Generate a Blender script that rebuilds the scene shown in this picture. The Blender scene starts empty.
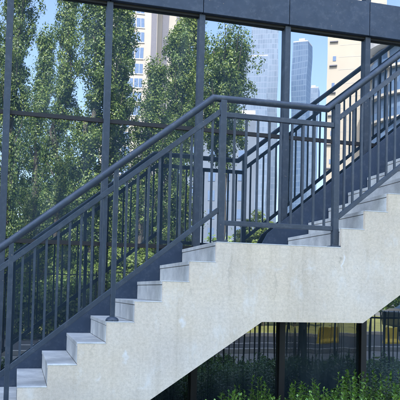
import bpy, math, random
import numpy as np
from mathutils import Vector, Matrix
S = bpy.context.scene
COL = S.collection
PI = math.pi
R = math.radians
EYE = 1.514                     # eye height above the ground
WALL = 6.219                    # y of the glass face
random.seed(7)

# ------------------------------------------------------------------ helpers
class MB:
    def __init__(s): s.v = []; s.f = []; s.sm = []
    def add(s, vs, fs, smooth=False):
        o = len(s.v); s.v += [tuple(p) for p in vs]
        for f in fs: s.f.append(tuple(i + o for i in f)); s.sm.append(smooth)
    def box(s, x0, x1, y0, y1, z0, z1, M=None):
        vs = [Vector((x, y, z)) for z in (z0, z1) for y in (y0, y1) for x in (x0, x1)]
        if M: vs = [M @ p for p in vs]
        s.add(vs, [(0, 2, 3, 1), (4, 5, 7, 6), (0, 1, 5, 4), (2, 6, 7, 3), (0, 4, 6, 2), (1, 3, 7, 5)])
    def prism(s, poly, y0, y1):
        """polygon in (x, z), clockwise or not, extruded in y"""
        n = len(poly)
        a = sum(poly[i][0] * poly[(i + 1) % n][1] - poly[(i + 1) % n][0] * poly[i][1] for i in range(n))
        if a < 0: poly = poly[::-1]
        vs = [(x, y0, z) for x, z in poly] + [(x, y1, z) for x, z in poly]
        fs = [tuple(range(n)), tuple(range(2 * n - 1, n - 1, -1))]
        for i in range(n):
            j = (i + 1) % n
            fs.append((j, i, i + n, j + n))
        s.add(vs, fs)
    def prism_z(s, poly, z0, z1):
        n = len(poly)
        a = sum(poly[i][0] * poly[(i + 1) % n][1] - poly[(i + 1) % n][0] * poly[i][1] for i in range(n))
        if a < 0: poly = poly[::-1]
        vs = [(x, y, z0) for x, y in poly] + [(x, y, z1) for x, y in poly]
        fs = [tuple(range(n - 1, -1, -1)), tuple(range(n, 2 * n))]
        for i in range(n):
            j = (i + 1) % n
            fs.append((i, j, j + n, i + n))
        s.add(vs, fs)
    def sweep(s, path, prof, smooth=False):
        """path in (x, z) at y 0 offset; prof = [(normal offset, y)]"""
        n = len(path); m = len(prof); vs = []
        for i in range(n):
            p = Vector(path[i])
            d0 = (Vector(path[i]) - Vector(path[i - 1])).normalized() if i else None
            d1 = (Vector(path[i + 1]) - Vector(path[i])).normalized() if i < n - 1 else None
            if d0 is None: d0 = d1
            if d1 is None: d1 = d0
            n0 = Vector((-d0.y, d0.x)); n1 = Vector((-d1.y, d1.x))
            b = (n0 + n1).normalized(); k = 1 / max(.3, b.dot(n0))
            for a, y in prof:
                q = p + b * a * k; vs.append((q.x, y, q.y))
        fs = []
        for i in range(n - 1):
            for j in range(m):
                k = (j + 1) % m
                fs.append((i * m + j, (i + 1) * m + j, (i + 1) * m + k, i * m + k))
        s.add(vs, fs, smooth)
        s.add(vs[:m], [tuple(range(m))]); s.add(vs[-m:], [tuple(range(m - 1, -1, -1))])
    def tube(s, pts, rad, n=8, smooth=True):
        """3-D tapered tube"""
        vs = []; L = len(pts)
        for i, p in enumerate(pts):
            p = Vector(p)
            d = (Vector(pts[min(i + 1, L - 1)]) - Vector(pts[max(i - 1, 0)])).normalized()
            a = d.orthogonal().normalized() if abs(d.z) < .999 else Vector((1, 0, 0))
            if i and abs(d.z) >= .0: a = (a0 - d * a0.dot(d)).normalized()
            a0 = a; b = d.cross(a)
            r = rad[i] if hasattr(rad, '__len__') else rad
            for k in range(n):
                t = 2 * PI * k / n; vs.append(p + a * math.cos(t) * r + b * math.sin(t) * r)
        fs = []
        for i in range(L - 1):
            for k in range(n):
                k2 = (k + 1) % n
                fs.append((i * n + k, i * n + k2, (i + 1) * n + k2, (i + 1) * n + k))
        s.add(vs, fs, smooth)
        s.add(vs[:n], [tuple(range(n - 1, -1, -1))]); s.add(vs[-n:], [tuple(range(n))])
    def lathe(s, cx, cy, prof, n=20, smooth=True):
        """prof = [(r, z)] from bottom to top"""
        vs = []; m = len(prof)
        for r, z in prof:
            for k in range(n):
                t = 2 * PI * k / n; vs.append((cx + r * math.cos(t), cy + r * math.sin(t), z))
        fs = [(i * n + k, i * n + (k + 1) % n, (i + 1) * n + (k + 1) % n, (i + 1) * n + k) for i in range(m - 1) for k in range(n)]
        s.add(vs, fs, smooth); s.add(vs[:n], [tuple(range(n - 1, -1, -1))]); s.add(vs[-n:], [tuple(range(n))])
    def mesh(s, name, m):
        me = bpy.data.meshes.new(name); me.from_pydata(s.v, [], s.f)
        me.polygons.foreach_set('use_smooth', s.sm)
        me.materials.append(m); me.update(); return me
    def build(s, name, m, parent=None, bevel=0, loc=None):
        o = bpy.data.objects.new(name, s.mesh(name, m)); COL.objects.link(o)
        if loc: o.location = loc
        if parent: o.parent = parent
        if bevel:
            b = o.modifiers.new('bevel', 'BEVEL'); b.width = bevel; b.segments = 2; b.limit_method = 'ANGLE'
            b.harden_normals = False
        return o

def tag(o, label=None, cat=None, group=None, kind=None):
    if label: o['label'] = label
    if cat: o['category'] = cat
    if group: o['group'] = group
    if kind: o['kind'] = kind
    return o
def empty(name, loc, label, cat, group=None, rz=0):
    o = bpy.data.objects.new(name, None); COL.objects.link(o)
    o.location = loc; o.rotation_euler = (0, 0, rz); o.empty_display_size = .2
    return tag(o, label, cat, group)
def copy_tree(o, parent=None):
    c = o.copy(); COL.objects.link(c); c.parent = parent
    for ch in list(o.children): copy_tree(ch, c)
    return c

# ------------------------------------------------------------------ materials
def mat(name):
    m = bpy.data.materials.new(name); m.use_nodes = True
    nt = m.node_tree; nt.nodes.clear()
    out = nt.nodes.new('ShaderNodeOutputMaterial')
    return m, nt, out
def nd(nt, t, **k):
    n = nt.nodes.new(t)
    for a, b in k.items():
        if a in n.inputs.keys() if isinstance(a, str) else False: n.inputs[a].default_value = b
        else: setattr(n, a, b)
    return n
def noise(nt, vec, scale, detail=4, rough=.55, dist=0):
    n = nt.nodes.new('ShaderNodeTexNoise'); n.inputs['Scale'].default_value = scale
    n.inputs['Detail'].default_value = detail; n.inputs['Roughness'].default_value = rough
    n.inputs['Distortion'].default_value = dist
    if vec: nt.links.new(vec, n.inputs['Vector'])
    return n.outputs['Fac']
def mapping(nt, scale=(1, 1, 1), loc=(0, 0, 0), src='Object'):
    tc = nt.nodes.new('ShaderNodeTexCoord'); mp = nt.nodes.new('ShaderNodeMapping')
    nt.links.new(tc.outputs[src], mp.inputs['Vector'])
    mp.inputs['Scale'].default_value = scale; mp.inputs['Location'].default_value = loc
    return mp.outputs['Vector']
def ramp(nt, fac, stops):
    r = nt.nodes.new('ShaderNodeValToRGB'); nt.links.new(fac, r.inputs['Fac'])
    e = r.color_ramp.elements
    while len(e) < len(stops): e.new(.5)
    for i, (p, c) in enumerate(stops):
        e[i].position = p; e[i].color = (*c, 1) if len(c) == 3 else c
    return r.outputs['Color']
def mix(nt, fac, a, b, mode='MIX'):
    n = nt.nodes.new('ShaderNodeMix'); n.data_type = 'RGBA'; n.blend_type = mode
    for s, v in ((0, fac), (6, a), (7, b)):
        if hasattr(v, 'is_linked'): nt.links.new(v, n.inputs[s])
        elif s == 0: n.inputs[0].default_value = v
        else: n.inputs[s].default_value = (*v, 1)
    return n.outputs[2]
def math_n(nt, op, a, b=0.):
    n = nt.nodes.new('ShaderNodeMath'); n.operation = op
    for i, v in ((0, a), (1, b)):
        if hasattr(v, 'is_linked'): nt.links.new(v, n.inputs[i])
        else: n.inputs[i].default_value = v
    return n.outputs[0]
def bsdf(nt, out, col, rough=.6, metal=0., bump=None, bs=.3, bd=.01, spec=.5):
    p = nt.nodes.new('ShaderNodeBsdfPrincipled')
    for k, v in (('Base Color', col), ('Roughness', rough), ('Metallic', metal), ('Specular IOR Level', spec)):
        if hasattr(v, 'is_linked'): nt.links.new(v, p.inputs[k])
        else: p.inputs[k].default_value = (*v, 1) if k == 'Base Color' else v
    if bump is not None:
        b = nt.nodes.new('ShaderNodeBump'); b.inputs['Strength'].default_value = bs; b.inputs['Distance'].default_value = bd
        nt.links.new(bump, b.inputs['Height']); nt.links.new(b.outputs['Normal'], p.inputs['Normal'])
    nt.links.new(p.outputs[0], out.inputs['Surface']); return p
def rgb_scale(c, k): return tuple(x * k for x in c)
def simple(name, col, rough=.6, metal=0., var=.12, sc=6., spec=.5, bs=.15, bd=.004):
    m, nt, out = mat(name)
    v = mapping(nt); n = noise(nt, v, sc, 5)
    c = ramp(nt, n, [(.3, rgb_scale(col, 1 - var)), (.7, rgb_scale(col, 1 + var))])
    bsdf(nt, out, c, rough, metal, noise(nt, v, sc * 8, 3), bs, bd, spec); return m

def concrete_mat():
    m, nt, out = mat('flank_concrete')
    v = mapping(nt)
    base = ramp(nt, noise(nt, v, 1.6, 6, .62), [(.3, (.56, .468, .365)), (.5, (.635, .535, .42)), (.72, (.675, .585, .48))])
    big = ramp(nt, noise(nt, mapping(nt, (.5, 1, .6), (3, 0, 1)), 1.6, 3), [(.35, (.93, .95, .99)), (.65, (1.05, 1.02, .95))])
    c = mix(nt, 1., base, big, 'MULTIPLY')
    st = noise(nt, mapping(nt, (7, 7, .55)), 1.6, 5, .6)           # rain streaks
    c = mix(nt, .75, c, ramp(nt, st, [(.34, (.87, .86, .84)), (.48, (1, 1, 1)), (.68, (1.04, 1.04, 1.05))]), 'MULTIPLY')
    gr = noise(nt, v, 42, 6, .78)
    c = mix(nt, .8, c, ramp(nt, gr, [(.32, (.80, .79, .77)), (.6, (1.08, 1.08, 1.08))]), 'MULTIPLY')
    h = noise(nt, mapping(nt, (1.2, 1, 22)), 2.2, 3)               # trowel lines
    c = mix(nt, .16, c, ramp(nt, h, [(.35, (.9, .9, .88)), (.6, (1.04, 1.04, 1.04))]), 'MULTIPLY')
    # lime patches, each with its own place
    wv = nt.nodes.new('ShaderNodeVectorMath'); wv.operation = 'ADD'
    nn = nt.nodes.new('ShaderNodeTexNoise'); nn.inputs['Scale'].default_value = 14; nt.links.new(v, nn.inputs['Vector'])
    sc = nt.nodes.new('ShaderNodeVectorMath'); sc.operation = 'MULTIPLY'; sc.inputs[1].default_value = (.10, 0, .16)
    sb = nt.nodes.new('ShaderNodeVectorMath'); sb.operation = 'SUBTRACT'; sb.inputs[1].default_value = (.5, .5, .5)
    nt.links.new(nn.outputs['Color'], sb.inputs[0]); nt.links.new(sb.outputs[0], sc.inputs[0])
    nt.links.new(v, wv.inputs[0]); nt.links.new(sc.outputs[0], wv.inputs[1])
    for (x, z, sx, sz, k) in ((1.235, 1.28, .05, .05, .75), (.80, 1.02, .022, .07, .8), (.60, .86, .02, .04, .4), (2.60, 1.79, .014, .10, .7),
                              (2.3, 1.72, .06, .03, .3), (2.02, 1.72, .10, .03, .25), (.95, .80, .05, .03, .3), (1.75, 1.45, .03, .12, .2)):
        mp = nt.nodes.new('ShaderNodeMapping'); mp.vector_type = 'TEXTURE'
        mp.inputs['Location'].default_value = (x, 5, z); mp.inputs['Scale'].default_value = (sx, 10, sz)
        nt.links.new(wv.outputs[0], mp.inputs['Vector'])
        g = nt.nodes.new('ShaderNodeTexGradient'); g.gradient_type = 'SPHERICAL'; nt.links.new(mp.outputs[0], g.inputs['Vector'])
        f = math_n(nt, 'MULTIPLY', g.outputs['Fac'], k)
        f = math_n(nt, 'MULTIPLY', f, math_n(nt, 'ADD', gr, .3))
        c = mix(nt, f, c, (.76, .76, .76))
    # darker rust-brown weeping spots
    for (x, z, sx, sz, k) in ((2.56, 1.80, .02, .025, .5), (1.62, 1.68, .015, .20, .35), (2.0, 1.60, .012, .25, .25), (.55, 1.12, .01, .22, .25), (1.30, 1.5, .02, .03, .3), (2.52, 1.3, .3, .02, .12)):
        mp = nt.nodes.new('ShaderNodeMapping'); mp.vector_type = 'TEXTURE'
        mp.inputs['Location'].default_value = (x, 5, z); mp.inputs['Scale'].default_value = (sx, 10, sz)
        nt.links.new(wv.outputs[0], mp.inputs['Vector'])
        g = nt.nodes.new('ShaderNodeTexGradient'); g.gradient_type = 'SPHERICAL'; nt.links.new(mp.outputs[0], g.inputs['Vector'])
        c = mix(nt, math_n(nt, 'MULTIPLY', g.outputs['Fac'], k), c, (.22, .19, .15))
    pit = ramp(nt, noise(nt, v, 75, 1, .4), [(.235, (.5, .5, .5)), (.265, (0, 0, 0))])
    c = mix(nt, pit, c, (.16, .14, .12))
    chalk = ramp(nt, noise(nt, mapping(nt, (2.2, 2, 1.1), (1, 4, 2)), 2.6, 6, .75), [(.56, (0, 0, 0)), (.72, (.5, .5, .5))])
    c = mix(nt, chalk, c, (.70, .66, .60))
    # hairline cracks in a few areas
    vo = nt.nodes.new('ShaderNodeTexVoronoi'); vo.feature = 'DISTANCE_TO_EDGE'; vo.inputs['Scale'].default_value = 1.7
    nt.links.new(wv.outputs[0], vo.inputs['Vector'])
    cr = ramp(nt, vo.outputs['Distance'], [(.0, (1, 1, 1)), (.006, (0, 0, 0))])
    msk = ramp(nt, noise(nt, mapping(nt, (1, 1, 1), (5, 2, 8)), 1.1, 2), [(.55, (0, 0, 0)), (.62, (1, 1, 1))])
    c = mix(nt, math_n(nt, 'MULTIPLY', math_n(nt, 'MULTIPLY', cr, msk), .22), c, (.2, .18, .15))
    bp = math_n(nt, 'ADD', math_n(nt, 'MULTIPLY', gr, .6), math_n(nt, 'MULTIPLY', h, .25))
    bsdf(nt, out, c, .88, 0, bp, .5, .004, .3); return m

def stone_mat():
    m, nt, out = mat('grey_granite')
    v = mapping(nt)
    c = ramp(nt, noise(nt, v, 9, 6, .65), [(.3, (.40, .395, .375)), (.5, (.50, .492, .465)), (.7, (.60, .59, .56))])
    c = mix(nt, .6, c, ramp(nt, noise(nt, v, 150, 2, .8), [(.35, (.8, .8, .8)), (.65, (1.12, 1.12, 1.12))]), 'MULTIPLY')
    c = mix(nt, .8, c, ramp(nt, noise(nt, mapping(nt, (1, 1, .3), (2, 2, 2)), 3.5, 4), [(.36, (.87, .875, .88)), (.5, (1.02, 1.01, 1)), (.66, (1.24, 1.22, 1.17))]), 'MULTIPLY')
    bsdf(nt, out, c, .55, 0, noise(nt, v, 90, 3), .2, .002); return m

def paint_mat(name, col, rough=.38):
    m, nt, out = mat(name)
    v = mapping(nt)
    c = ramp(nt, noise(nt, v, 3.2, 5, .6), [(.3, rgb_scale(col, .86)), (.7, rgb_scale(col, 1.16))])
    dust = ramp(nt, noise(nt, v, 18, 6, .75), [(.50, (0, 0, 0)), (.78, (.22, .22, .22))])
    c = mix(nt, dust, c, (.22, .23, .25))
    chip = ramp(nt, noise(nt, v, 38, 2, .5), [(.735, (0, 0, 0)), (.75, (.8, .8, .8))])
    c = mix(nt, chip, c, (.16, .13, .11))
    r = ramp(nt, noise(nt, v, 12, 3), [(.3, (rough - .08,) * 3), (.7, (rough + .12,) * 3)])
    bsdf(nt, out, c, r, 0, noise(nt, v, 220, 2), .12, .001, .5); return m

def glass_mat(name, tint, wave=.0011, stretch=(1, 1, 1), scale=1.1):
    """solar control glass: mirror coat over a dark tinted body"""
    m, nt, out = mat(name)
    v = mapping(nt, stretch)
    gl = nt.nodes.new('ShaderNodeBsdfGlossy'); gl.inputs['Roughness'].default_value = 0.0
    dirt = noise(nt, mapping(nt, (3, 3, .8)), 2, 4)
    gl.inputs['Color'].default_value = (*tint, 1)
    b = nt.nodes.new('ShaderNodeBump'); b.inputs['Strength'].default_value = 1; b.inputs['Distance'].default_value = wave
    nt.links.new(noise(nt, v, scale, 1, .4), b.inputs['Height']); nt.links.new(b.outputs['Normal'], gl.inputs['Normal'])
    df = nt.nodes.new('ShaderNodeBsdfDiffuse')
    nt.links.new(ramp(nt, dirt, [(.40, (.012, .020, .027)), (.55, (.018, .028, .036)), (.75, (.034, .046, .055))]), df.inputs['Color'])
    ad = nt.nodes.new('ShaderNodeAddShader')
    nt.links.new(gl.outputs[0], ad.inputs[0]); nt.links.new(df.outputs[0], ad.inputs[1])
    nt.links.new(ad.outputs[0], out.inputs['Surface']); return m

def leaf_mat(name, lo, mid, hi, transl=.3, rough=.45):
    m, nt, out = mat(name)
    g = nt.nodes.new('ShaderNodeNewGeometry')
    c = ramp(nt, g.outputs['Random Per Island'], [(.0, lo), (.5, mid), (1., hi)])
    c = mix(nt, .5, c, ramp(nt, noise(nt, mapping(nt), .9, 2), [(.35, (.75, .8, .8)), (.65, (1.2, 1.15, .95))]), 'MULTIPLY')
    p = nt.nodes.new('ShaderNodeBsdfPrincipled'); nt.links.new(c, p.inputs['Base Color']); p.inputs['Roughness'].default_value = rough
    t = nt.nodes.new('ShaderNodeBsdfTranslucent'); nt.links.new(mix(nt, 1., c, (1.3, 1.35, .5), 'MULTIPLY'), t.inputs['Color'])
    mx = nt.nodes.new('ShaderNodeMixShader'); mx.inputs[0].default_value = transl
    nt.links.new(p.outputs[0], mx.inputs[1]); nt.links.new(t.outputs[0], mx.inputs[2]); nt.links.new(mx.outputs[0], out.inputs['Surface'])
    return m

def bark_mat():
    m, nt, out = mat('bark')
    v = mapping(nt, (1, 1, .25))
    c = ramp(nt, noise(nt, v, 14, 5), [(.3, (.05, .045, .035)), (.7, (.13, .115, .09))])
    bsdf(nt, out, c, .9, 0, noise(nt, v, 20, 4), .6, .02); return m

M = dict(
    concrete=concrete_mat(), stone=stone_mat(),
    mortar=simple('pale_mortar', (.60, .60, .58), .85, var=.1, sc=30),
    rail=paint_mat('rail_paint', (.027, .040, .060)), plate=paint_mat('plate_paint', (.021, .037, .066), .45),
    frame=paint_mat('frame_paint', (.025, .037, .054), .5), beam=paint_mat('spandrel_paint', (.025, .039, .063), .55),
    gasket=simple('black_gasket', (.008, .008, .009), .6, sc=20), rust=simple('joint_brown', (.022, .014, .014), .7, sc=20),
    dark=simple('dark_inside', (.01, .01, .012), .9), wallb=simple('building_render', (.30, .31, .33), .8),
    glass=glass_mat('mirror_glass', (.215, .226, .252), .0018), glass_mid=glass_mat('mirror_glass_darker', (.175, .192, .205), .0016), glass_low=glass_mat('mirror_glass_wavy', (.155, .17, .185), .0007, (3.0, 1, .5), 2.0),  # lower panes get darker tints, so the dimmer reflection is in the colour
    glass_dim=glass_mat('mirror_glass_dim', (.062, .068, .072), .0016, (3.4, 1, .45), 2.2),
    leafP=leaf_mat('poplar_leaf', (.035, .078, .024), (.095, .165, .038), (.25, .32, .065)),
    leafB=leaf_mat('broad_leaf', (.045, .09, .028), (.105, .18, .042), (.19, .27, .06)),
    leafY=leaf_mat('yellow_green_leaf', (.10, .15, .03), (.18, .25, .05), (.27, .34, .08)),
    leafS=leaf_mat('shrub_leaf', (.05, .12, .018), (.11, .23, .033), (.24, .38, .07), .22, .3),
    bark=bark_mat(), twig=simple('green_twig', (.09, .12, .04), .7),
    iron=simple('black_iron', (.012, .012, .014), .45),
)

# ------------------------------------------------------------------ the stair
X0, ZL, RUN, RISE, XE, RUN2 = 1.497, EYE + .400, .2109, .1595, 2.576, .2173
YN, YF = 5.0, 6.127
def step_up(i): return ZL + RISE * min(i, 3) + max(0, i - 3) * .1717       # top of upper step i
stair = empty('concrete_staircase', (0, 0, 0), 'pale concrete staircase with two flights and a landing, clad in grey stone steps', 'staircase')
prof = [(X0 - 11 * RUN, 0)]
for i in range(11, 0, -1):
    prof += [(X0 - i * RUN, ZL - i * RISE), (X0 - (i - 1) * RUN, ZL - i * RISE)]
prof += [(X0, ZL)]
NU = 12
prof += [(XE, ZL)]
for i in range(1, NU + 1):
    prof += [(XE + (i - 1) * RUN2, step_up(i))]
    prof += [(XE + i * RUN2, step_up(i))] if i < NU else [(6.9, step_up(i))]
under = [(6.9, step_up(NU) - .30), (5.30, step_up(NU) - .30), (3.20, EYE + .06), (2.788, EYE - .227), (1.891, EYE - .227), (-.017, 0)]
LIP = .008
b = MB()
def lowered(p, dz, dx): return p
# near cheek: a 3 cm wall that reaches (almost) the tread tops; core behind it, set back for the cladding
cheek = [(x, z - LIP if z > 0.001 else z) for x, z in prof] + under
b.prism(cheek, YN, YN + .03)
core = []
for (x, z) in prof: core.append((x + .024, z - .036 if z > 0.001 else z))
core += [(6.898, step_up(NU) - .298), (5.302, step_up(NU) - .298), (3.202, EYE + .062), (2.79, EYE - .225), (1.89, EYE - .225), (-.015, 0)]
b.prism(core, YN + .0301, YF - .002)
b.build('concrete_flank', M['concrete'], stair)
def tread(xa, xb, z):
    t = MB(); t.box(xa - .004, xb + (.0 if xb < 6 else 0), YN + .031, YF, z - .030, z)
    t.box(xa - .002, xb, YN - .002, YN + .031, z - LIP, z - .0005)
    t.build('tread', M['stone'], stair, .0025)
def riser(x, z0, z1):
    t = MB(); ym = YN + .031 + (YF - YN) * .55
    t.box(x, x + .022, YN + .031, ym, z0 + .0005, z1 - .034); t.box(x, x + .022, ym + .003, YF, z0 + .0005, z1 - .034)
    t.build('riser', M['stone'], stair, .0015)
for i in range(11, 0, -1):
    z = ZL - i * RISE
    tread(X0 - i * RUN, X0 - (i - 1) * RUN - .001, z); riser(X0 - i * RUN, z - RISE if i < 11 else 0, z)
riser(X0, ZL - RISE, ZL); tread(X0, XE - .001, ZL)
for i in range(1, NU + 1):
    riser(XE + (i - 1) * RUN2, step_up(i - 1), step_up(i))
    tread(XE + (i - 1) * RUN2, XE + i * RUN2 - .001 if i < NU else 6.9, step_up(i))
# blue steel skirting plates against the glass
def zlow(x): return ZL + .085 + (x - 1.46) * .775
def zup(x): return ZL + .155 + (x - 2.31) * .82
b = MB(); b.prism([(-.95, zlow(-.95)), (1.46, zlow(1.46)), (1.50, zlow(1.46) - .03), (1.50, ZL - .25), (1.2, ZL - .55), (-.7, .06), (-.95, .02)], YF + .006, YF + .022)
b.build('skirting_plate', M['plate'], stair, .002)
b = MB(); b.prism([(2.30, ZL - .25), (2.30, ZL + .085), (2.36, ZL + .195), (5.15, zup(5.15)), (6.85, zup(5.15)), (6.85, zup(5.15) - .6), (5.15, zup(5.15) - .7), (2.9, ZL - .10)], YF + .006, YF + .022)
for x in (2.75, 3.62, 4.5): pass
b.build('skirting_plate', M['plate'], stair, .002)

# ------------------------------------------------------------------ the railing
rail = empty('stair_railing', (0, 0, 0), 'dark blue painted steel railing with round handrail along the open edge of the stair', 'railing')
YR = YN + .06
SL, SR = .797, .805
hz = EYE + 1.556
def hand(x): return hz + (x - 1.463) * SL if x < 1.463 else (hz + .006 if x < 2.462 else hz + .006 + (x - 2.462) * SR)
XL0, XR1 = -1.02, 5.30
r0 = .0275
b = MB()
pr = [(r0 * math.cos(2 * PI * k / 16), YR + r0 * math.sin(2 * PI * k / 16)) for k in range(16)]
b.sweep([(XL0 - .10, hand(XL0 - .1)), (1.463, hz), (2.462, hz + .006), (XR1, hand(XR1)), (6.8, hand(XR1))], pr, True)
b.build('handrail', M['rail'], rail)
def sq(w, h, y=YR): return [(-h / 2, y - w / 2), (h / 2, y - w / 2), (h / 2, y + w / 2), (-h / 2, y + w / 2)]
PL, PR = 1.545, 2.545           # the landing posts
DT = .128
b = MB(); b.sweep([(XL0, hand(XL0) - DT - .025), (PL - .024, hz + (PL - .024 - 1.463) * SL - DT - .025)], sq(.034, .040)); b.build('top_rail', M['rail'], rail, .003)
b = MB(); b.sweep([(PL + .024, EYE + 1.428), (PR - .024, EYE + 1.428)], sq(.034, .040)); b.build('top_rail', M['rail'], rail, .003)
b = MB(); b.sweep([(PR + .024, hand(PR + .024) - DT - .025), (XR1, hand(XR1) - DT - .025), (6.8, hand(XR1) - DT - .025)], sq(.034, .040)); b.build('top_rail', M['rail'], rail, .003)
def bl(x): return EYE - .217 + (x - .429) * SL + .005
def br(x): return EYE + .657 + (x - 2.574) * SR
b = MB(); b.sweep([(XL0, bl(XL0)), (PL - .024, bl(PL - .024))], sq(.030, .038)); b.build('bottom_rail', M['rail'], rail, .003)
b = MB(); b.sweep([(PL + .024, EYE + .556), (PR - .024, EYE + .556)], sq(.030, .038)); b.build('bottom_rail', M['rail'], rail, .003)
b = MB(); b.sweep([(PR + .024, br(PR + .024)), (XR1, br(XR1)), (6.8, br(XR1))], sq(.030, .038)); b.build('bottom_rail', M['rail'], rail, .003)
def tread_z(x):
    if x < X0:
        i = math.ceil((X0 - x) / RUN - 1e-6); return ZL - i * RISE if i <= 11 else 0
    if x < XE: return ZL
    return step_up(min(NU, int((x - XE) / RUN2) + 1))
def post(x, w, round_base=False):
    z0 = tread_z(x)
    t = MB(); t.box(x - w / 2, x + w / 2, YR - w / 2, YR + w / 2, z0 + .004, hand(x) - r0 * .7)
    p = t.build('post', M['rail'], rail, .003)
    f = MB()
    if round_base: f.lathe(x, YR, [(.050, z0), (.050, z0 + .012), (.040, z0 + .026), (.024, z0 + .034)], 24)
    else:
        f.box(x - w * .5 - .022, x + w * .5 + .022, YR - .052, YR + .052, z0, z0 + .012)
        for sx in (-1, 1):
            f.lathe(x + sx * (w / 2 + .012), YR - .04, [(.007, z0 + .012), (.007, z0 + .022)], 6, False)
    f.build('base_flange', M['rail'], p, .002)
post(PL, .050); post(PR, .050)
lows = [.700, -.055, -.80]
for x in lows: post(x, .036, True)
ups = [3.42, 4.30, 5.18, 6.0, 6.75]
for x in ups: post(x, .036, True)
def balusters(xa, xb, n, low, wtop):
    for k in range(1, n):
        x = xa + (xb - xa) * k / n
        t = MB(); t.box(x - .0085, x + .0085, YR - .0085, YR + .0085, low(x) + .012, wtop(x))
        t.build('baluster', M['rail'], rail)
wt = lambda x: hand(x) - DT - .036
balusters(-.80, -.055, 9, bl, wt); balusters(-.055, .70, 9, bl, wt); balusters(.70, PL, 10, bl, wt)
balusters(PL, PR, 10, lambda x: EYE + .556, lambda x: EYE + 1.415)
balusters(PR, 3.42, 11, br, wt); balusters(3.42, 4.30, 11, br, wt); balusters(4.30, 5.18, 11, br, wt)
balusters(5.30, 6.75, 15, lambda x: br(XR1), lambda x: hand(XR1) - DT - .036)

# ------------------------------------------------------------------ the glass building
bld = empty('glass_building', (0, WALL, 0), 'dark blue framed glass building whose mirror glass reflects trees and towers', 'building')
def bb(name, m, mbx, bevel=0):
    o = mbx.build(name, m, None, bevel); o.parent = bld; o.matrix_parent_inverse = Matrix.Translation((0, -WALL, 0)); return o
M0, MS = -.150, .9015
T3, T2, T1, T0 = EYE + .430, EYE + 1.592, EYE + 2.713, EYE + 3.080
cols = range(-7, 11)
T4, T5 = T0 + 1.15, T0 + 2.30
rows = [(.12, T3), (T3, T2), (T2, T1), (T0, T4), (T4, T5)]
rng = random.Random(3)
for c in list(cols)[:-1]:
    xa, xb = M0 + c * MS, M0 + (c + 1) * MS
    for ri, (za, zb) in enumerate(rows):
        t = MB(); w, h = xb - xa, zb - za
        t.box(-w / 2 + .004, w / 2 - .004, 0, .012, -h / 2 + .006, h / 2 - .006)
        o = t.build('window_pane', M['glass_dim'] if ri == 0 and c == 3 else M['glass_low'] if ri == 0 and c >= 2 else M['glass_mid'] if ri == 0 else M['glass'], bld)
        o.location = ((xa + xb) / 2, .004, (za + zb) / 2)
        o.rotation_euler = (R(rng.uniform(-.22, .22)), 0, R(rng.uniform(-.3, .3)))
for c in cols:
    x = M0 + c * MS
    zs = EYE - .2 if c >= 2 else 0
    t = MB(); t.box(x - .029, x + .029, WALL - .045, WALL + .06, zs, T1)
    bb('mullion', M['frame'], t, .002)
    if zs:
        t = MB(); t.box(x - .031, x + .031, WALL - .047, WALL + .06, 0, zs - .003); bb('lower_mullion', M['gasket'], t, .002)  # mullion feet under the stair coloured black to stand in for its shade
    t = MB(); t.box(x - .029, x + .029, WALL - .045, WALL + .06, T0, 7.6)
    bb('mullion', M['frame'], t, .002)
xw0, xw1 = M0 - 7 * MS, M0 + 10 * MS
def between(name, m, y0, y1, z0, z1):
    for c in list(cols)[:-1]:
        xa, xb = M0 + c * MS + .0295, M0 + (c + 1) * MS - .0295
        t.box(xa, xb, y0, y1, z0, z1)
for z in (T3, T2, T4, T5):
    t = MB(); between(0, 0, WALL - .006, WALL + .055, z - .018, z + .014); bb('transom', M['gasket'], t)
    t = MB(); between(0, 0, WALL - .008, WALL + .050, z - .024, z - .0185); bb('transom_strip', M['rust'], t)
for c in list(cols)[:-1]:
    t = MB(); t.box(M0 + c * MS + .003, M0 + (c + 1) * MS - .003, WALL - .075, WALL + .04, T1 + .004, T0 - .004); bb('spandrel_panel', M['beam'], t, .004)
t = MB(); t.box(xw0, xw1, WALL + .041, WALL + .08, T1 + .004, T0 - .004); bb('spandrel_back', M['gasket'], t)
t = MB(); t.box(xw0 - .05, xw1 + .05, WALL - .03, WALL + .08, T1 - .022, T1 + .0035); t.box(xw0 - .05, xw1 + .05, WALL - .03, WALL + .08, T0 - .0035, T0 + .012); bb('beam_gasket', M['gasket'], t)
t = MB(); between(0, 0, WALL - .02, WALL + .06, 0, .12); bb('plinth', M['frame'], t)
t = MB(); t.box(xw0, xw1, WALL + .09, WALL + .12, 0, 7.6); bb('inner_lining', M['dark'], t)
# the rest of the block, above and to both sides
t = MB(); t.box(-26, xw0 - .06, WALL - .02, 22, 0, 7.6); t.box(xw1 + .06, 36, WALL - .02, 22, 0, 7.6)
t.box(xw0 - .055, xw1 + .055, WALL + .13, 22, 0, 7.6); t.box(-26, 36, WALL - .06, 22, 7.601, 21); bb('upper_block', M['wallb'], t)
t = MB()
for z in (8.6, 11.8, 15.0, 18.2): t.box(-25, 35, WALL - .075, WALL - .061, z, z + 1.9)
for xa, xb in ((-25, xw0 - 1), (xw1 + 1, 35)):
    for z in (1.0, 4.4): t.box(xa, xb, WALL - .035, WALL - .021, z, z + 2.2)
bb('window_band', M['glass'], t)

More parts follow.
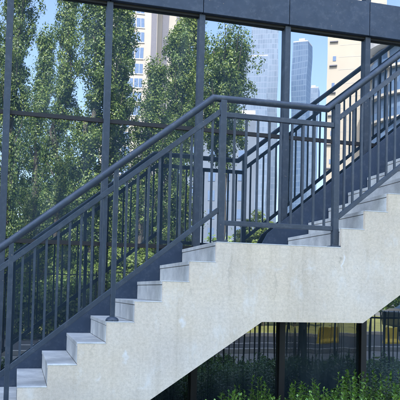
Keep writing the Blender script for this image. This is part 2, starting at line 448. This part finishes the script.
# ------------------------------------------------------------------ ground
def sheet(name, m, x0, x1, y0, y1, z, thick=0):
    t = MB()
    if thick: t.box(x0, x1, y0, y1, z - thick, z)
    else: t.add([(x0, y0, z), (x1, y0, z), (x1, y1, z), (x0, y1, z)], [(0, 1, 2, 3)])
    return tag(t.build(name, m), kind='structure')
def paving_mat():
    m, nt, out = mat('paving')
    v = mapping(nt)
    br_ = nt.nodes.new('ShaderNodeTexBrick'); nt.links.new(v, br_.inputs['Vector']); br_.inputs['Scale'].default_value = 1.6
    br_.inputs['Color1'].default_value = (.20, .19, .18, 1); br_.inputs['Color2'].default_value = (.25, .24, .22, 1); br_.inputs['Mortar'].default_value = (.1, .1, .1, 1)
    br_.inputs['Mortar Size'].default_value = .008
    c = mix(nt, .7, br_.outputs['Color'], ramp(nt, noise(nt, v, 2, 5), [(.3, (.75, .75, .75)), (.7, (1.15, 1.15, 1.15))]), 'MULTIPLY')
    bsdf(nt, out, c, .85); return m
M['paving'] = paving_mat()
M['asphalt'] = simple('asphalt', (.055, .058, .065), .8, sc=3)
M['soil'] = simple('soil', (.045, .035, .025), .95, sc=8)
M['lawn'] = simple('lawn_ground', (.19, .19, .05), .95, var=.35, sc=1.2)
M['kerb'] = simple('kerb_stone', (.42, .42, .40), .8)
M['white'] = simple('road_paint', (.7, .7, .68), .7)
sheet('ground', simple('city_ground', (.16, .16, .15), .95, sc=.4), -700, 700, -900, 300, 0)
sheet('pavement', M['paving'], -30, 40, -3.2, 4.2, .006)
sheet('planting_bed', M['soil'], .1, 12, 4.25, 6.15, .012)
sheet('road', M['asphalt'], -80, 90, -9.0, -3.4, .010)
sheet('lawn', M['lawn'], -80, 90, -26, -9.4, .012)
for y in (-3.4, -9.25):
    t = MB(); t.box(-80, 90, y, y + .14, 0, .12); tag(t.build('kerb', M['kerb'], None, .01), kind='structure')
for k in range(12):
    sheet('road_marking', M['white'], -30 + k * 6, -27 + k * 6, -6.3, -6.18, .014)

# ------------------------------------------------------------------ leaves and trees
def leaf_mesh(name, P, N, size, m, rs, shape='quad', up=None, jit=1.0):
    """P leaf centres, N outward hints: one small bent card per leaf (numpy)"""
    n = len(P)
    d = rs.normal(size=(n, 3)) * jit + N; d /= np.linalg.norm(d, axis=1)[:, None]
    a = np.cross(d, rs.normal(size=(n, 3))); a /= np.linalg.norm(a, axis=1)[:, None]
    c = np.cross(d, a)
    s = (size * rs.uniform(.6, 1.25, n))[:, None]
    v = np.empty((n, 4, 3))
    v[:, 0] = P - a * s * .5; v[:, 1] = P - c * s * .40 + d * s * .10; v[:, 2] = P + a * s * .55; v[:, 3] = P + c * s * .40 + d * s * .10
    me = bpy.data.meshes.new(name)
    me.vertices.add(n * 4); me.vertices.foreach_set('co', v.reshape(-1))
    # two triangles per leaf, folded on the midrib 0-2
    idx = np.arange(n)[:, None] * 4 + np.array([[0, 1, 2, 0, 2, 3]])
    me.loops.add(n * 6); me.loops.foreach_set('vertex_index', idx.reshape(-1).astype(np.int32))
    me.polygons.add(n * 2); me.polygons.foreach_set('loop_start', (np.arange(n * 2) * 3).astype(np.int32))
    me.materials.append(m); me.update(calc_edges=True); me.validate(); return me

def poplar_meshes(seed, H, rad, base, nb=120, per=330, leaf=.10, m=None, cone=0):
    rs = np.random.RandomState(seed); P = []; N = []; t = MB()
    t.tube([(rs.normal() * .03 * i, rs.normal() * .03 * i, H * .86 * i / 8) for i in range(9)], [.16 * (1 - i / 9) + .015 for i in range(9)], 8)
    for k in range(nb):
        f = (k + rs.rand()) / nb; z0 = base * .75 + (H - base) * f * .93
        env = rad * (math.sin(PI * min(1, (f * .88 + .12))) ** .55) * rs.uniform(.40, 1.28)
        if cone: env *= 1.5 * (1.03 - f) ** .8
        ang = rs.uniform(0, 2 * PI); L = env * rs.uniform(1.7, 2.6)
        o = np.array([0, 0, z0]); tip = np.array([math.cos(ang) * env, math.sin(ang) * env, z0 + L])
        if tip[2] > H * 1.03: tip[2] = H * 1.03 - rs.rand() * .3
        mid = (o + tip) / 2 + np.array([math.cos(ang), math.sin(ang), 0]) * env * .25
        if k % 2 == 0: t.tube([o, mid, tip], [.035, .02, .006], 5)
        q = rs.uniform(.18, 1.08, per)[:, None]
        path = (1 - q) ** 2 * o + 2 * q * (1 - q) * mid + q * q * tip
        # side shoots in clumps
        nc = 5; qc = rs.uniform(.3, 1.05, nc)[:, None]; pc = (1 - qc) ** 2 * o + 2 * qc * (1 - qc) * mid + qc * qc * tip
        pc = pc + rs.normal(size=(nc, 3)) * np.array([.17, .17, .15]) * (rad ** .5)
        cl = rs.randint(0, nc, per); sr = rs.uniform(.11, .31, nc)[cl][:, None]
        d = rs.normal(size=(per, 3)); d /= np.linalg.norm(d, axis=1)[:, None]; d[:, 2] *= 1.35
        p = pc[cl] + d * sr * rs.uniform(.5, 1.1, per)[:, None]
        P.append(p); out_ = p * np.array([1, 1, 0]); out_ /= (np.linalg.norm(out_, axis=1)[:, None] + .01)
        N.append(d * .9 + out_ * .6 + np.array([0, 0, .35]))
    P = np.concatenate(P); N = np.concatenate(N); k = P[:, 2] < H * 1.04; P, N = P[k], N[k]
    return leaf_mesh('crown', P, N * 1.1, leaf, m or M['leafP'], rs, jit=.55), t.mesh('trunk', M['bark'])

def round_meshes(seed, H, rad, base, m, ncl=150, per=190, leaf=.13, sq=1.0):
    rs = np.random.RandomState(seed); P = []; N = []; t = MB()
    cz = (H + base) / 2; rz = (H - base) / 2
    t.tube([(0, 0, 0), (.05, .03, base), (0, .05, cz)], [rad * .09 + .03, rad * .07 + .02, .03], 8)
    for k in range(ncl):
        u = rs.normal(size=3); u /= np.linalg.norm(u); r = rs.uniform(.45, 1.0) ** .6 * rs.uniform(.85, 1.12)
        c = np.array([u[0] * rad * r, u[1] * rad * r, cz + u[2] * rz * r])
        if k % 5 == 0: t.tube([(0, 0, max(.2, base * .8)), (c[0] * .4, c[1] * .4, (base + c[2]) / 2), tuple(c)], [.045, .03, .008], 5)
        cr = rad * rs.uniform(.12, .26)
        dd = rs.normal(size=(per, 3)); dd /= np.linalg.norm(dd, axis=1)[:, None]
        P.append(c + dd * rs.uniform(.5, 1.25, per)[:, None] * cr * np.array([1, 1, .7])); N.append(dd * .9 + u * .4 + np.array([0, 0, .4]))
    return leaf_mesh('crown', np.concatenate(P), np.concatenate(N) * 1.1, leaf, m, rs, jit=.55), t.mesh('trunk', M['bark'])

def tree(name, x, y, meshes, label, cat, group, rz=0, s=1.0, sz=1.0):
    e = empty(name, (x, y, 0), label, cat, group, rz); e.scale = (s, s, sz)
    for nm, me in (('crown', meshes[0]), ('trunk', meshes[1])):
        o = bpy.data.objects.new(nm, me); COL.objects.link(o); o.parent = e
    return e
def ry(Yv): return 2 * WALL - Yv          # real y of what is mirrored at distance Yv

pA = poplar_meshes(1, 13.5, .85, 1.2, 118, 420, .082); pB = poplar_meshes(2, 13.5, .66, 1.0, 98, 360, .082); pE = poplar_meshes(6, 13.5, .95, 1.0, 100, 380, .082, None, 1); pC = poplar_meshes(5, 12.0, 1.22, 7.7, 90, 430, .084); pD = poplar_meshes(8, 12.6, .75, 1.2, 95, 360, .09, M['leafY'])
GP = 'tall narrow poplars mirrored in the glass'
pops = [(-.38, 21, pA, 0, .68, 1.02, 'dark poplar mirrored at the left edge of the glass'),
        (.60, 30, pE, 1, .95, 1.02, 'slim poplar with a pointed tip mirrored against the sky'),
        (1.48, 27, pB, 2, .86, 1.08, 'narrow full height poplar mirrored right of the slim pointed one'),
        (2.48, 25, pA, 3, 1.02, 1.06, 'broad poplar mirrored left of the second window frame'),
        (3.50, 26, pB, 4, 1.05, 1.05, 'poplar mirrored just left of the cream tower windows'),
        (4.95, 26, pE, 5, .9, .86, 'shorter pointed poplar mirrored in front of the cream tower'),
        (6.05, 27, pA, 0.6, .88, 1.0, 'leafy poplar mirrored between cream tower and third window frame'),
        (7.20, 29, pD, .3, 1.2, 1.28, 'yellow green poplar mirrored close to the third window frame'),
        (7.55, 24, pC, 2.4, .94, 1.05, 'bushy poplar mirrored above the landing, beside the pale towers'),
        (-1.7, 24, pA, 2.2, 1.0, 1.0, 'poplar outside the left window, partly mirrored'),
        (-3.1, 26, pB, 3.1, 1.1, 1.0, 'outermost poplar of the row, left of the photographer')]
for x, Yv, me, rz, s, sz, lab in pops: tree('poplar_tree', x, ry(Yv), me, lab, 'tree', GP, rz, s, sz)
g1 = round_meshes(11, 7.6, 2.3, 1.4, M['leafB']); g2 = round_meshes(12, 6.6, 2.0, 1.2, M['leafB'], 130)
labs = ['leftmost', 'second', 'third', 'fourth', 'fifth', 'sixth', 'seventh']
for k, (x, Yv, me, s) in enumerate([(-2.2, 33, g1, 1.0), (.9, 35, g2, 1.05), (3.6, 33, g1, .92), (6.6, 36, g2, 1.12), (7.7, 35, g1, .74), (2.4, 38, g1, 1.1), (5.4, 39, g2, 1.2)]):
    tree('round_tree', x, ry(Yv), me, 'round leafy tree mirrored low behind the poplars, %s from the left edge' % labs[k], 'tree', 'round trees behind the poplars', k * 1.3, s, s)
y1 = round_meshes(21, 3.2, 1.5, .25, M['leafY'], 110, 170, .10); y2 = round_meshes(22, 5.4, 1.35, .8, M['leafY'], 120, 170, .12)
GB = 'yellow green bushes mirrored low in the glass'
tree('garden_bush', 4.0, ry(24), y1, 'low yellow green bush mirrored behind the lower balusters', 'bush', GB)
tree('garden_bush', 1.9, ry(23), y1, 'low yellow green bush mirrored near the steps on the left', 'bush', GB, 1, .8, .75)
tree('garden_bush', 10.5, ry(28), y2, 'taller yellow green bush mirrored behind the landing balusters', 'bush', GB, 2, .9, .98)
tree('garden_bush', 12.6, ry(28), y2, 'yellow green bush mirrored right of the landing post', 'bush', GB, 4, .75, .84)
tree('garden_bush', 8.6, ry(29), y1, 'small yellow green bush mirrored under the bushy poplar', 'bush', GB, 3, .9, .95)
yt = round_meshes(31, 2.2, .55, 1.15, M['leafB'], 45, 60, .08)
tree('young_tree', 6.0, ry(13.4), yt, 'young thin trunked tree mirrored under the landing', 'tree', None)
# distant planted strip
def mass(name, seed, x0, x1, Ya, Yb, h0, h1, n, leaf, m):
    rs = np.random.RandomState(seed)
    nc = n // 120; c = np.c_[rs.uniform(x0, x1, nc), ry(rs.uniform(Ya, Yb, nc)), rs.uniform(0, 1, nc)]
    hh = h0 + (h1 - h0) * (.5 + .5 * np.sin(c[:, 0] * .5 + 1.3 * np.sin(c[:, 0] * .21)))
    c[:, 2] = c[:, 2] ** .7 * hh
    P = np.repeat(c, 120, 0) + rs.normal(size=(nc * 120, 3)) * np.array([.5, .5, .35]) * (h1 / 4) ** .8; P[:, 2] = np.abs(P[:, 2]) + .02
    o = bpy.data.objects.new(name, leaf_mesh(name, P, np.tile([0, .5, .6], (len(P), 1)), leaf, m, rs)); COL.objects.link(o); return tag(o, kind='stuff')
tag(mass('far_hedge', 41, -30, 60, 46, 50, 2.5, 5.5, 60000, .3, M['leafB']), 'long far mass of mixed greenery mirrored at the foot of the towers', 'greenery')
tag(mass('garden_hedge', 43, -5, 5.6, 20.8, 22.2, 1.0, 1.7, 30000, .12, M['leafB']), 'dark clipped greenery mirrored behind the taller iron fence', 'hedge')
tag(mass('ground_cover', 42, -5, 11, 10.6, 12.4, .12, .34, 26000, .07, M['leafB']), 'low dark ground cover mirrored at the foot of the iron fence', 'ground cover')

# ------------------------------------------------------------------ shrubs at the foot of the stair
def shrub_meshes(seed, h, rad, nst=78):
    rs = np.random.RandomState(seed); V = []; F = []; t = MB()
    def leaf(p, d, up, L, W):
        side = np.cross(d, up); side /= np.linalg.norm(side) + 1e-9; nn = np.cross(side, d)
        q = [p, p + d * L * .35 + side * W * .5 + nn * W * .12, p + d * L * .70 + side * W * .40 + nn * W * .10 - nn * L * .03, p + d * L - nn * L * .16,
             p + d * L * .70 - side * W * .40 + nn * W * .10 - nn * L * .03, p + d * L * .35 - side * W * .5 + nn * W * .12, p + d * L * .35, p + d * L * .70 - nn * L * .05]
        o = len(V); V.extend(q)
        F.extend([(o, o + 6, o + 1), (o + 1, o + 6, o + 7, o + 2), (o + 2, o + 7, o + 3), (o, o + 5, o + 6), (o + 5, o + 4, o + 7, o + 6), (o + 4, o + 3, o + 7)])
    for s in range(nst):
        a = rs.uniform(0, 2 * PI); r = rad * math.sqrt(rs.rand()); hh = h * rs.uniform(.62, 1.0) * (1 - .22 * (r / rad) ** 2)
        b0 = np.array([math.cos(a) * r * .35, math.sin(a) * r * .35, 0]); tp = np.array([math.cos(a) * r, math.sin(a) * r, hh])
        md = (b0 + tp) / 2 + np.array([math.cos(a), math.sin(a), 0]) * .05
        t.tube([b0, md, tp], [.006, .004, .0015], 5)
        n = int(hh / .016); ph = rs.uniform(0, 6.3)
        for k in range(n):
            q = .25 + .76 * (k / n); p = (1 - q) ** 2 * b0 + 2 * q * (1 - q) * md + q * q * tp
            ph += 2.4 + rs.normal() * .25
            tilt = .25 + .75 * (q > .93) + rs.normal() * .18 + max(0, q - .75) * 1.6
            d = np.array([math.cos(ph), math.sin(ph), tilt]); d /= np.linalg.norm(d)
            L = rs.uniform(.032, .060) * (1 - .35 * (q > .93)); leaf(p, d, np.array([0, 0, 1.]), L, L * .50)
    me = bpy.data.meshes.new('leaves'); me.from_pydata([tuple(v) for v in V], [], F)
    me.polygons.foreach_set('use_smooth', [True] * len(F)); me.materials.append(M['leafS']); me.update()
    return me, t.mesh('stems', M['twig'])
sh = [shrub_meshes(s, .80, .34) for s in (51, 52, 53)]
GS = 'green leafy shrubs at the foot of the stair'
spots = [(.62, 4.62, .86), (1.40, 4.80, .95), (1.72, 5.00, 1.02), (2.22, 4.80, 1.02), (2.72, 5.15, 1.10), (3.15, 4.85, 1.08), (3.62, 5.2, 1.14),
         (2.05, 5.50, 1.06), (3.0, 5.62, 1.14), (3.95, 4.9, 1.12), (4.3, 5.3, 1.14), (4.9, 4.9, 1.1), (3.45, 5.65, 1.14), (2.50, 4.72, 1.03), (2.88, 4.75, 1.03), (2.45, 5.35, 1.08), (1.95, 4.75, .98), (3.42, 4.80, 1.06)]
slab = ['shrub whose single tips show left of the underside, against the concrete', 'low shrub at the lower end of the sloping underside, leftmost of the shrub row',
        'second shrub of the row under the sloping concrete flank', 'shrub in front of the first dark pane under the landing', 'shrub just right of the dark frame under the landing',
        'shrub below the middle of the landing underside', 'shrub just left of the frame under the upper flight',
        'low shrub close to the glass, second behind the sloping flank', 'shrub close to the glass below the landing middle',
        'shrub near the right edge, right of the last dark frame', 'rearmost shrub at the bottom right corner', 'shrub beyond the bottom right corner', 'shrub close to the glass beside the last dark frame',
        'front row shrub just left of the dark frame under the landing', 'front row shrub right of the first dark frame, below the thin mirrored trunk', 'shrub close to the glass left of the first dark frame',
        'front row shrub under the lowest visible end of the sloping flank', 'front row shrub crossing the foot of the second dark frame']
for k, (x, y, s) in enumerate(spots):
    e = empty('leafy_shrub', (x, y, .012), slab[k], 'shrub', GS, k * 1.9); e.scale = (s * .97, s * .97, s * .915)
    for nm, me in (('leaves', sh[k % 3][0]), ('stems', sh[k % 3][1])):
        o = bpy.data.objects.new(nm, me); COL.objects.link(o); o.parent = e

# ------------------------------------------------------------------ fences behind and beside the viewer, seen mirrored
def fence(name, xa, xb, y, h, step, label, group=None, post_gap=2.4):
    e = empty(name, (xa, y, 0), label, 'fence')
    t = MB(); L = xb - xa
    for z in (.12, h - .10): t.box(0, L, -.015, .015, z, z + .03)
    t.build('horizontal_bars', M['iron'], e)
    n = int(L / step); t = MB()
    for k in range(n):
        x = (k + .5) * step
        t.box(x - .008, x + .008, -.008, .008, .06, h)
        t.add([(x - .013, -.013, h), (x + .013, -.013, h), (x + .013, .013, h), (x - .013, .013, h), (x, 0, h + .05)], [(0, 1, 4), (1, 2, 4), (2, 3, 4), (3, 0, 4)])
    tag(t.build('fence_pales', M['iron'], e), kind='stuff')
    for k in range(int(L / post_gap) + 1):
        t = MB(); x = k * post_gap; t.box(x - .02, x + .02, -.02, .02, 0, h + .03); t.build('fence_post', M['iron'], e)
fence('iron_fence', 1.46, 10.5, ry(10.45), 1.19, .088, 'low black iron fence with pointed pales mirrored under the stair')
fence('garden_fence', -5, 5.2, ry(20.3), 2.05, .13, 'taller black iron fence mirrored behind the lower balusters')

# ------------------------------------------------------------------ road barriers, a parked car
M['yellow'] = simple('yellow_plastic', (.85, .60, .02), .45)
def barrier(x, y, rz, label):
    e = empty('road_barrier', (x, y, 0), label, 'barrier', 'yellow road barriers', rz); e.scale = (.5, .5, .62)
    t = MB(); pr_ = [(-.22, 0), (.22, 0), (.22, .10), (.11, .25), (.09, .80), (-.09, .80), (-.11, .25), (-.22, .10)]
    t.prism(pr_, -.55, .55); t.build('barrier_body', M['yellow'], e, .02)
    t = MB(); t.lathe(0, .25, [(.05, .80), (.05, .83)], 12); t.lathe(0, -.25, [(.05, .80), (.05, .83)], 12); t.build('filler_cap', M['iron'], e)
barrier(11.0, ry(18.0), R(74), 'yellow plastic road barrier mirrored at lower right behind the fence')
barrier(9.25, ry(18.8), R(84), 'yellow plastic road barrier mirrored under the middle of the landing')
barrier(12.9, ry(19.4), R(75), 'yellow plastic road barrier mirrored furthest right')
def car(x, y, rz, col, label):
    e = empty('parked_car', (x, y, 0), label, 'car', None, rz)
    paint = simple('car_paint', col, .25, .3, .03)
    side = [(-2.15, .32), (2.15, .32), (2.2, .55), (2.1, .78), (1.35, .92), (-1.8, .95), (-2.15, .85), (-2.22, .6)]
    t = MB(); t.prism(side, -.86, .86); t.build('body', paint, e, .07)
    t = MB()
    lo = [(1.3, .90), (.45, 1.40), (-.95, 1.42), (-1.75, .93)]
    vs = [(x_, -.80 if z < 1 else -.62, z) for x_, z in lo] + [(x_, .80 if z < 1 else .62, z) for x_, z in lo]
    t.add(vs, [(0, 3, 2, 1), (4, 5, 6, 7), (0, 1, 5, 4), (1, 2, 6, 5), (2, 3, 7, 6), (3, 0, 4, 7)]); t.build('windows', M['glass_low'], e, .02)
    t = MB(); t.box(-.97, .47, -.64, .64, 1.40, 1.445); t.build('roof', paint, e, .02)
    for sx in (-1.35, 1.35):
        for sy in (-.80, .80):
            t = MB(); t.tube([(sx, sy - .1, .31), (sx, sy + .1, .31)], .31, 20, False); w = t.build('wheel', M['iron'], e, .02)
            t = MB(); t.tube([(sx, sy - .105, .31), (sx, sy + .105, .31)], .19, 12, False); t.build('rim', M['kerb'], w)
    for sy in (-.65, .65):
        t = MB(); t.box(2.12, 2.19, sy - .16, sy + .16, .62, .74); t.build('headlight', M['white'], e, .01)
car(15.4, ry(22.3) + .8, R(4), (.03, .035, .045), 'dark parked car mirrored at lower right behind the fence')

# ------------------------------------------------------------------ the buildings across the street, seen mirrored
M['cream'] = simple('cream_render', (.40, .375, .315), .85, var=.06, sc=.15)
M['cream2'] = simple('pale_stone_cladding', (.38, .345, .27), .8, var=.05, sc=.2)
def tower_glass(name, c1, c2, lx, lz, line=(.32, .38, .46), w=.06):
    m, nt, out = mat(name)
    v = mapping(nt, (1 / lx, 1 / lx, 1 / lz))
    br_ = nt.nodes.new('ShaderNodeTexBrick'); br_.offset = 0
    sep = nt.nodes.new('ShaderNodeSeparateXYZ'); nt.links.new(v, sep.inputs[0])
    cb = nt.nodes.new('ShaderNodeCombineXYZ'); nt.links.new(math_n(nt, 'ADD', sep.outputs[0], sep.outputs[1]), cb.inputs[0]); nt.links.new(sep.outputs[2], cb.inputs[1])
    nt.links.new(cb.outputs[0], br_.inputs['Vector'])
    br_.inputs['Scale'].default_value = 1; br_.inputs['Brick Width'].default_value = 1; br_.inputs['Row Height'].default_value = 1; br_.inputs['Mortar Size'].default_value = w
    br_.inputs['Color1'].default_value = (*c1, 1); br_.inputs['Color2'].default_value = (*c2, 1); br_.inputs['Mortar'].default_value = (*line, 1)
    bsdf(nt, out, br_.outputs['Color'], .35, .05); return m
M['tgA'] = tower_glass('tower_glass_pale', (.085, .135, .20), (.13, .19, .26), 1.7, 3.6, (.15, .20, .27), .07)
M['tgB'] = tower_glass('tower_glass_blue', (.06, .11, .19), (.09, .145, .225), 1.6, 3.6, (.12, .18, .26), .08)
M['win'] = simple('tower_window', (.10, .16, .26), .15, .3)
M['strip'] = simple('dark_cladding', (.12, .12, .14), .5)
M['bluepanel'] = simple('pale_blue_render', (.12, .155, .20), .7, sc=.3)

def block(name, x0, x1, Yv, depth, h, m, label, rz=0, group='far towers mirrored in the glass'):
    cx = (x0 + x1) / 2; e = empty(name, (cx, ry(Yv), 0), label, 'building', group, rz)
    t = MB(); w = (x1 - x0) / 2; t.box(-w, w, -depth, 0, 0, h); t.build('wall', m, e)
    t = MB(); t.box(-w * .98, w * .98, -depth * .98, -depth * .02, h + .001, h + .8); t.box(-w * .4, w * .4, -depth * .7, -depth * .3, h + .801, h + 3.4); t.build('roof', M['kerb'], e)
    return e, w
# A cream residential tower
e, w = block('apartment_tower', 15.2, 24.2, 130, 14, 72, M['cream'], 'cream apartment tower with a column of blue windows mirrored between poplars', R(9))
for k in range(24):
    z = 1.2 + 2.95 * k
    for xa in (-1.35, 1.0 - 4.2):
        t = MB(); t.box(xa + 2.5 - .9, xa + 2.5 + .7, .02, .07, z, z + 1.95); f = t.build('window', M['win'], e)
        t = MB(); t.box(xa + 2.5 - .05, xa + 2.5, .071, .10, z, z + 1.95); t.box(xa + 2.5 - 1, xa + 2.5 + .8, .02, .16, z - .16, z - .01); t.build('window_frame', M['white'], f)
for xa in (5.6, 8.4):
    pass
t = MB(); t.box(w - 1.2, w - .1, .02, .08, 0, 71.5); t.build('dark_cladding_strip', M['strip'], e)
e2, w2 = block('apartment_tower', 24.4, 31.0, 134, 14, 68, M['cream'], 'second cream tower with dark vertical strips mirrored right of the first', R(12))
for x in (-1.6, 1.2): 
    t = MB(); t.box(x, x + 1.3, .02, .08, 0, 67.5); t.build('dark_cladding_strip', M['strip'], e2)
# B, C, D: pale glass towers
block('glass_tower', 152, 171, 420, 30, 188, M['tgA'], 'tallest pale glass tower mirrored right of the bushy poplar', R(21))
block('glass_tower', 131, 148, 380, 30, 148, M['tgA'], 'pale glass tower half hidden behind the bushy poplar', R(20))
block('glass_tower', 168.2, 178.5, 400, 11, 164, M['tgB'], 'blue glass tower with a darker side mirrored right of the window frame', R(40))
block('glass_tower', 225, 234, 500, 14, 170, M['tgA'], 'small stepped pale tower mirrored lowest against the sky', R(30))
# G pale blue block behind the trees
e3, w3 = block('pale_block', 28.6, 40.5, 110, 12, 33, M['bluepanel'], 'pale blue grey block mirrored left of the landing post', R(17), 'apartment blocks mirrored in the glass')
for k in range(9):
    for xx in (-4.9, -2.4, .2, 2.8):
        t = MB(); t.box(xx, xx + 1.2, .02, .07, 1.5 + k * 3.4, 3.3 + k * 3.4); t.build('window', M['win'], e3)
# E cream slab with few windows
e4, w4 = block('cream_slab_block', 41.6, 50.4, 85, 9, 66, M['cream2'], 'tall cream slab block with tiny windows mirrored at the right', R(27), 'apartment blocks mirrored in the glass')
for k in range(18):
    z = 2.2 + k * 3.6
    t = MB(); t.box(-w4 + .75, -w4 + 1.2, .02, .06, z, z + .7); t.build('window', M['win'], e4)
    t = MB(); t.box(-w4 + .3, -w4 + 1.4, .02, .30, z - .75, z - .62); t.build('ledge', M['strip'], e4)
t = MB()
for k in range(36): t.box(-w4 + 1.6, w4 - .2, .004, .02, k * 1.8 + .9, k * 1.8 + .93)
t.build('facade_joints', M['kerb'], e4)
t = MB(); t.box(-w4 + 4.3, -w4 + 4.5, .02, .06, 40, 62); t.build('downpipe', M['strip'], e4)
# F round balcony tower
e5 = empty('round_balcony_tower', (48.6, ry(74), 0), 'round tower with curved white balconies mirrored at the right edge', 'building', 'apartment blocks mirrored in the glass')
t = MB(); t.lathe(0, 0, [(5.6, 0), (5.6, 32.4)], 48); t.build('glass_wall', M['tgB'], e5)
for k in range(11):
    z = 1.2 + k * 3.15
    t = MB(); t.lathe(0, 0, [(5.4, z), (6.3, z), (6.3, z + .32), (5.4, z + .32)], 48, False); b_ = t.build('balcony', M['cream'], e5)
    t = MB(); t.lathe(0, 0, [(6.16, z + .32), (6.16, z + 1.25), (6.1, z + 1.25), (6.1, z + .32)], 48, False); t.build('balcony_screen', M['tgB'], b_)
    t = MB()
    for q in range(9):
        a = q / 9 * 2 * PI; Mt = Matrix.Rotation(a, 4, 'Z'); t.box(5.55, 5.75, -.12, .12, z + .22, z + 3.15, Mt)
    t.build('piers', M['cream'], e5)
t = MB(); t.lathe(0, 0, [(6.8, 32.5), (7.0, 33.2), (5.0, 33.4)], 48, False); t.build('roof', M['white'], e5)

# ------------------------------------------------------------------ camera, sun, sky
cam = bpy.data.cameras.new('camera'); co = bpy.data.objects.new('camera', cam); COL.objects.link(co); S.camera = co
Rr = Vector((0.96410162, -0.2644436, 0.02403412)); Uu = Vector((-0.03356969, -0.03159853, 0.99893674)); Ff = Vector((0.26340299, 0.96388335, 0.03934149))
mtx = Matrix((( Rr.x, Uu.x, -Ff.x, 0), (Rr.y, Uu.y, -Ff.y, 0), (Rr.z, Uu.z, -Ff.z, EYE), (0, 0, 0, 1)))
co.matrix_world = mtx
cam.sensor_width = 36; cam.lens = 36 * 664.34 / 400; cam.shift_y = 65.79 / 400; cam.clip_end = 2000; cam.clip_start = .05
SUN_EL, SUN_AZ = R(50), R(-22)          # azimuth from +y towards +x
sd = Vector((math.sin(SUN_AZ) * math.cos(SUN_EL), math.cos(SUN_AZ) * math.cos(SUN_EL), math.sin(SUN_EL)))
L = bpy.data.lights.new('sun', 'SUN'); L.energy = 2.6; L.angle = R(.5); L.color = (1, .95, .87)
lo_ = bpy.data.objects.new('sun', L); COL.objects.link(lo_); lo_.rotation_euler = sd.to_track_quat('Z', 'Y').to_euler(); lo_.location = (0, 20, 60)
W = bpy.data.worlds.new('World'); S.world = W; W.use_nodes = True; nt = W.node_tree; nt.nodes.clear()
sky = nt.nodes.new('ShaderNodeTexSky'); sky.sky_type = 'NISHITA'; sky.sun_disc = False; sky.sun_elevation = SUN_EL; sky.sun_rotation = SUN_AZ
sky.air_density = 1.0; sky.dust_density = 4; sky.ozone_density = 1.0
bg = nt.nodes.new('ShaderNodeBackground'); bg.inputs['Strength'].default_value = .15; wo = nt.nodes.new('ShaderNodeOutputWorld')
nt.links.new(sky.outputs[0], bg.inputs['Color']); nt.links.new(bg.outputs[0], wo.inputs['Surface'])
vs_ = S.view_settings; vs_.view_transform = 'Standard'; vs_.look = 'None'; vs_.gamma = 1; vs_.use_curve_mapping = False; vs_.exposure = 3.18
S.cycles.max_bounces = 8; S.cycles.glossy_bounces = 4; S.cycles.transparent_max_bounces = 4; S.cycles.use_denoising = True
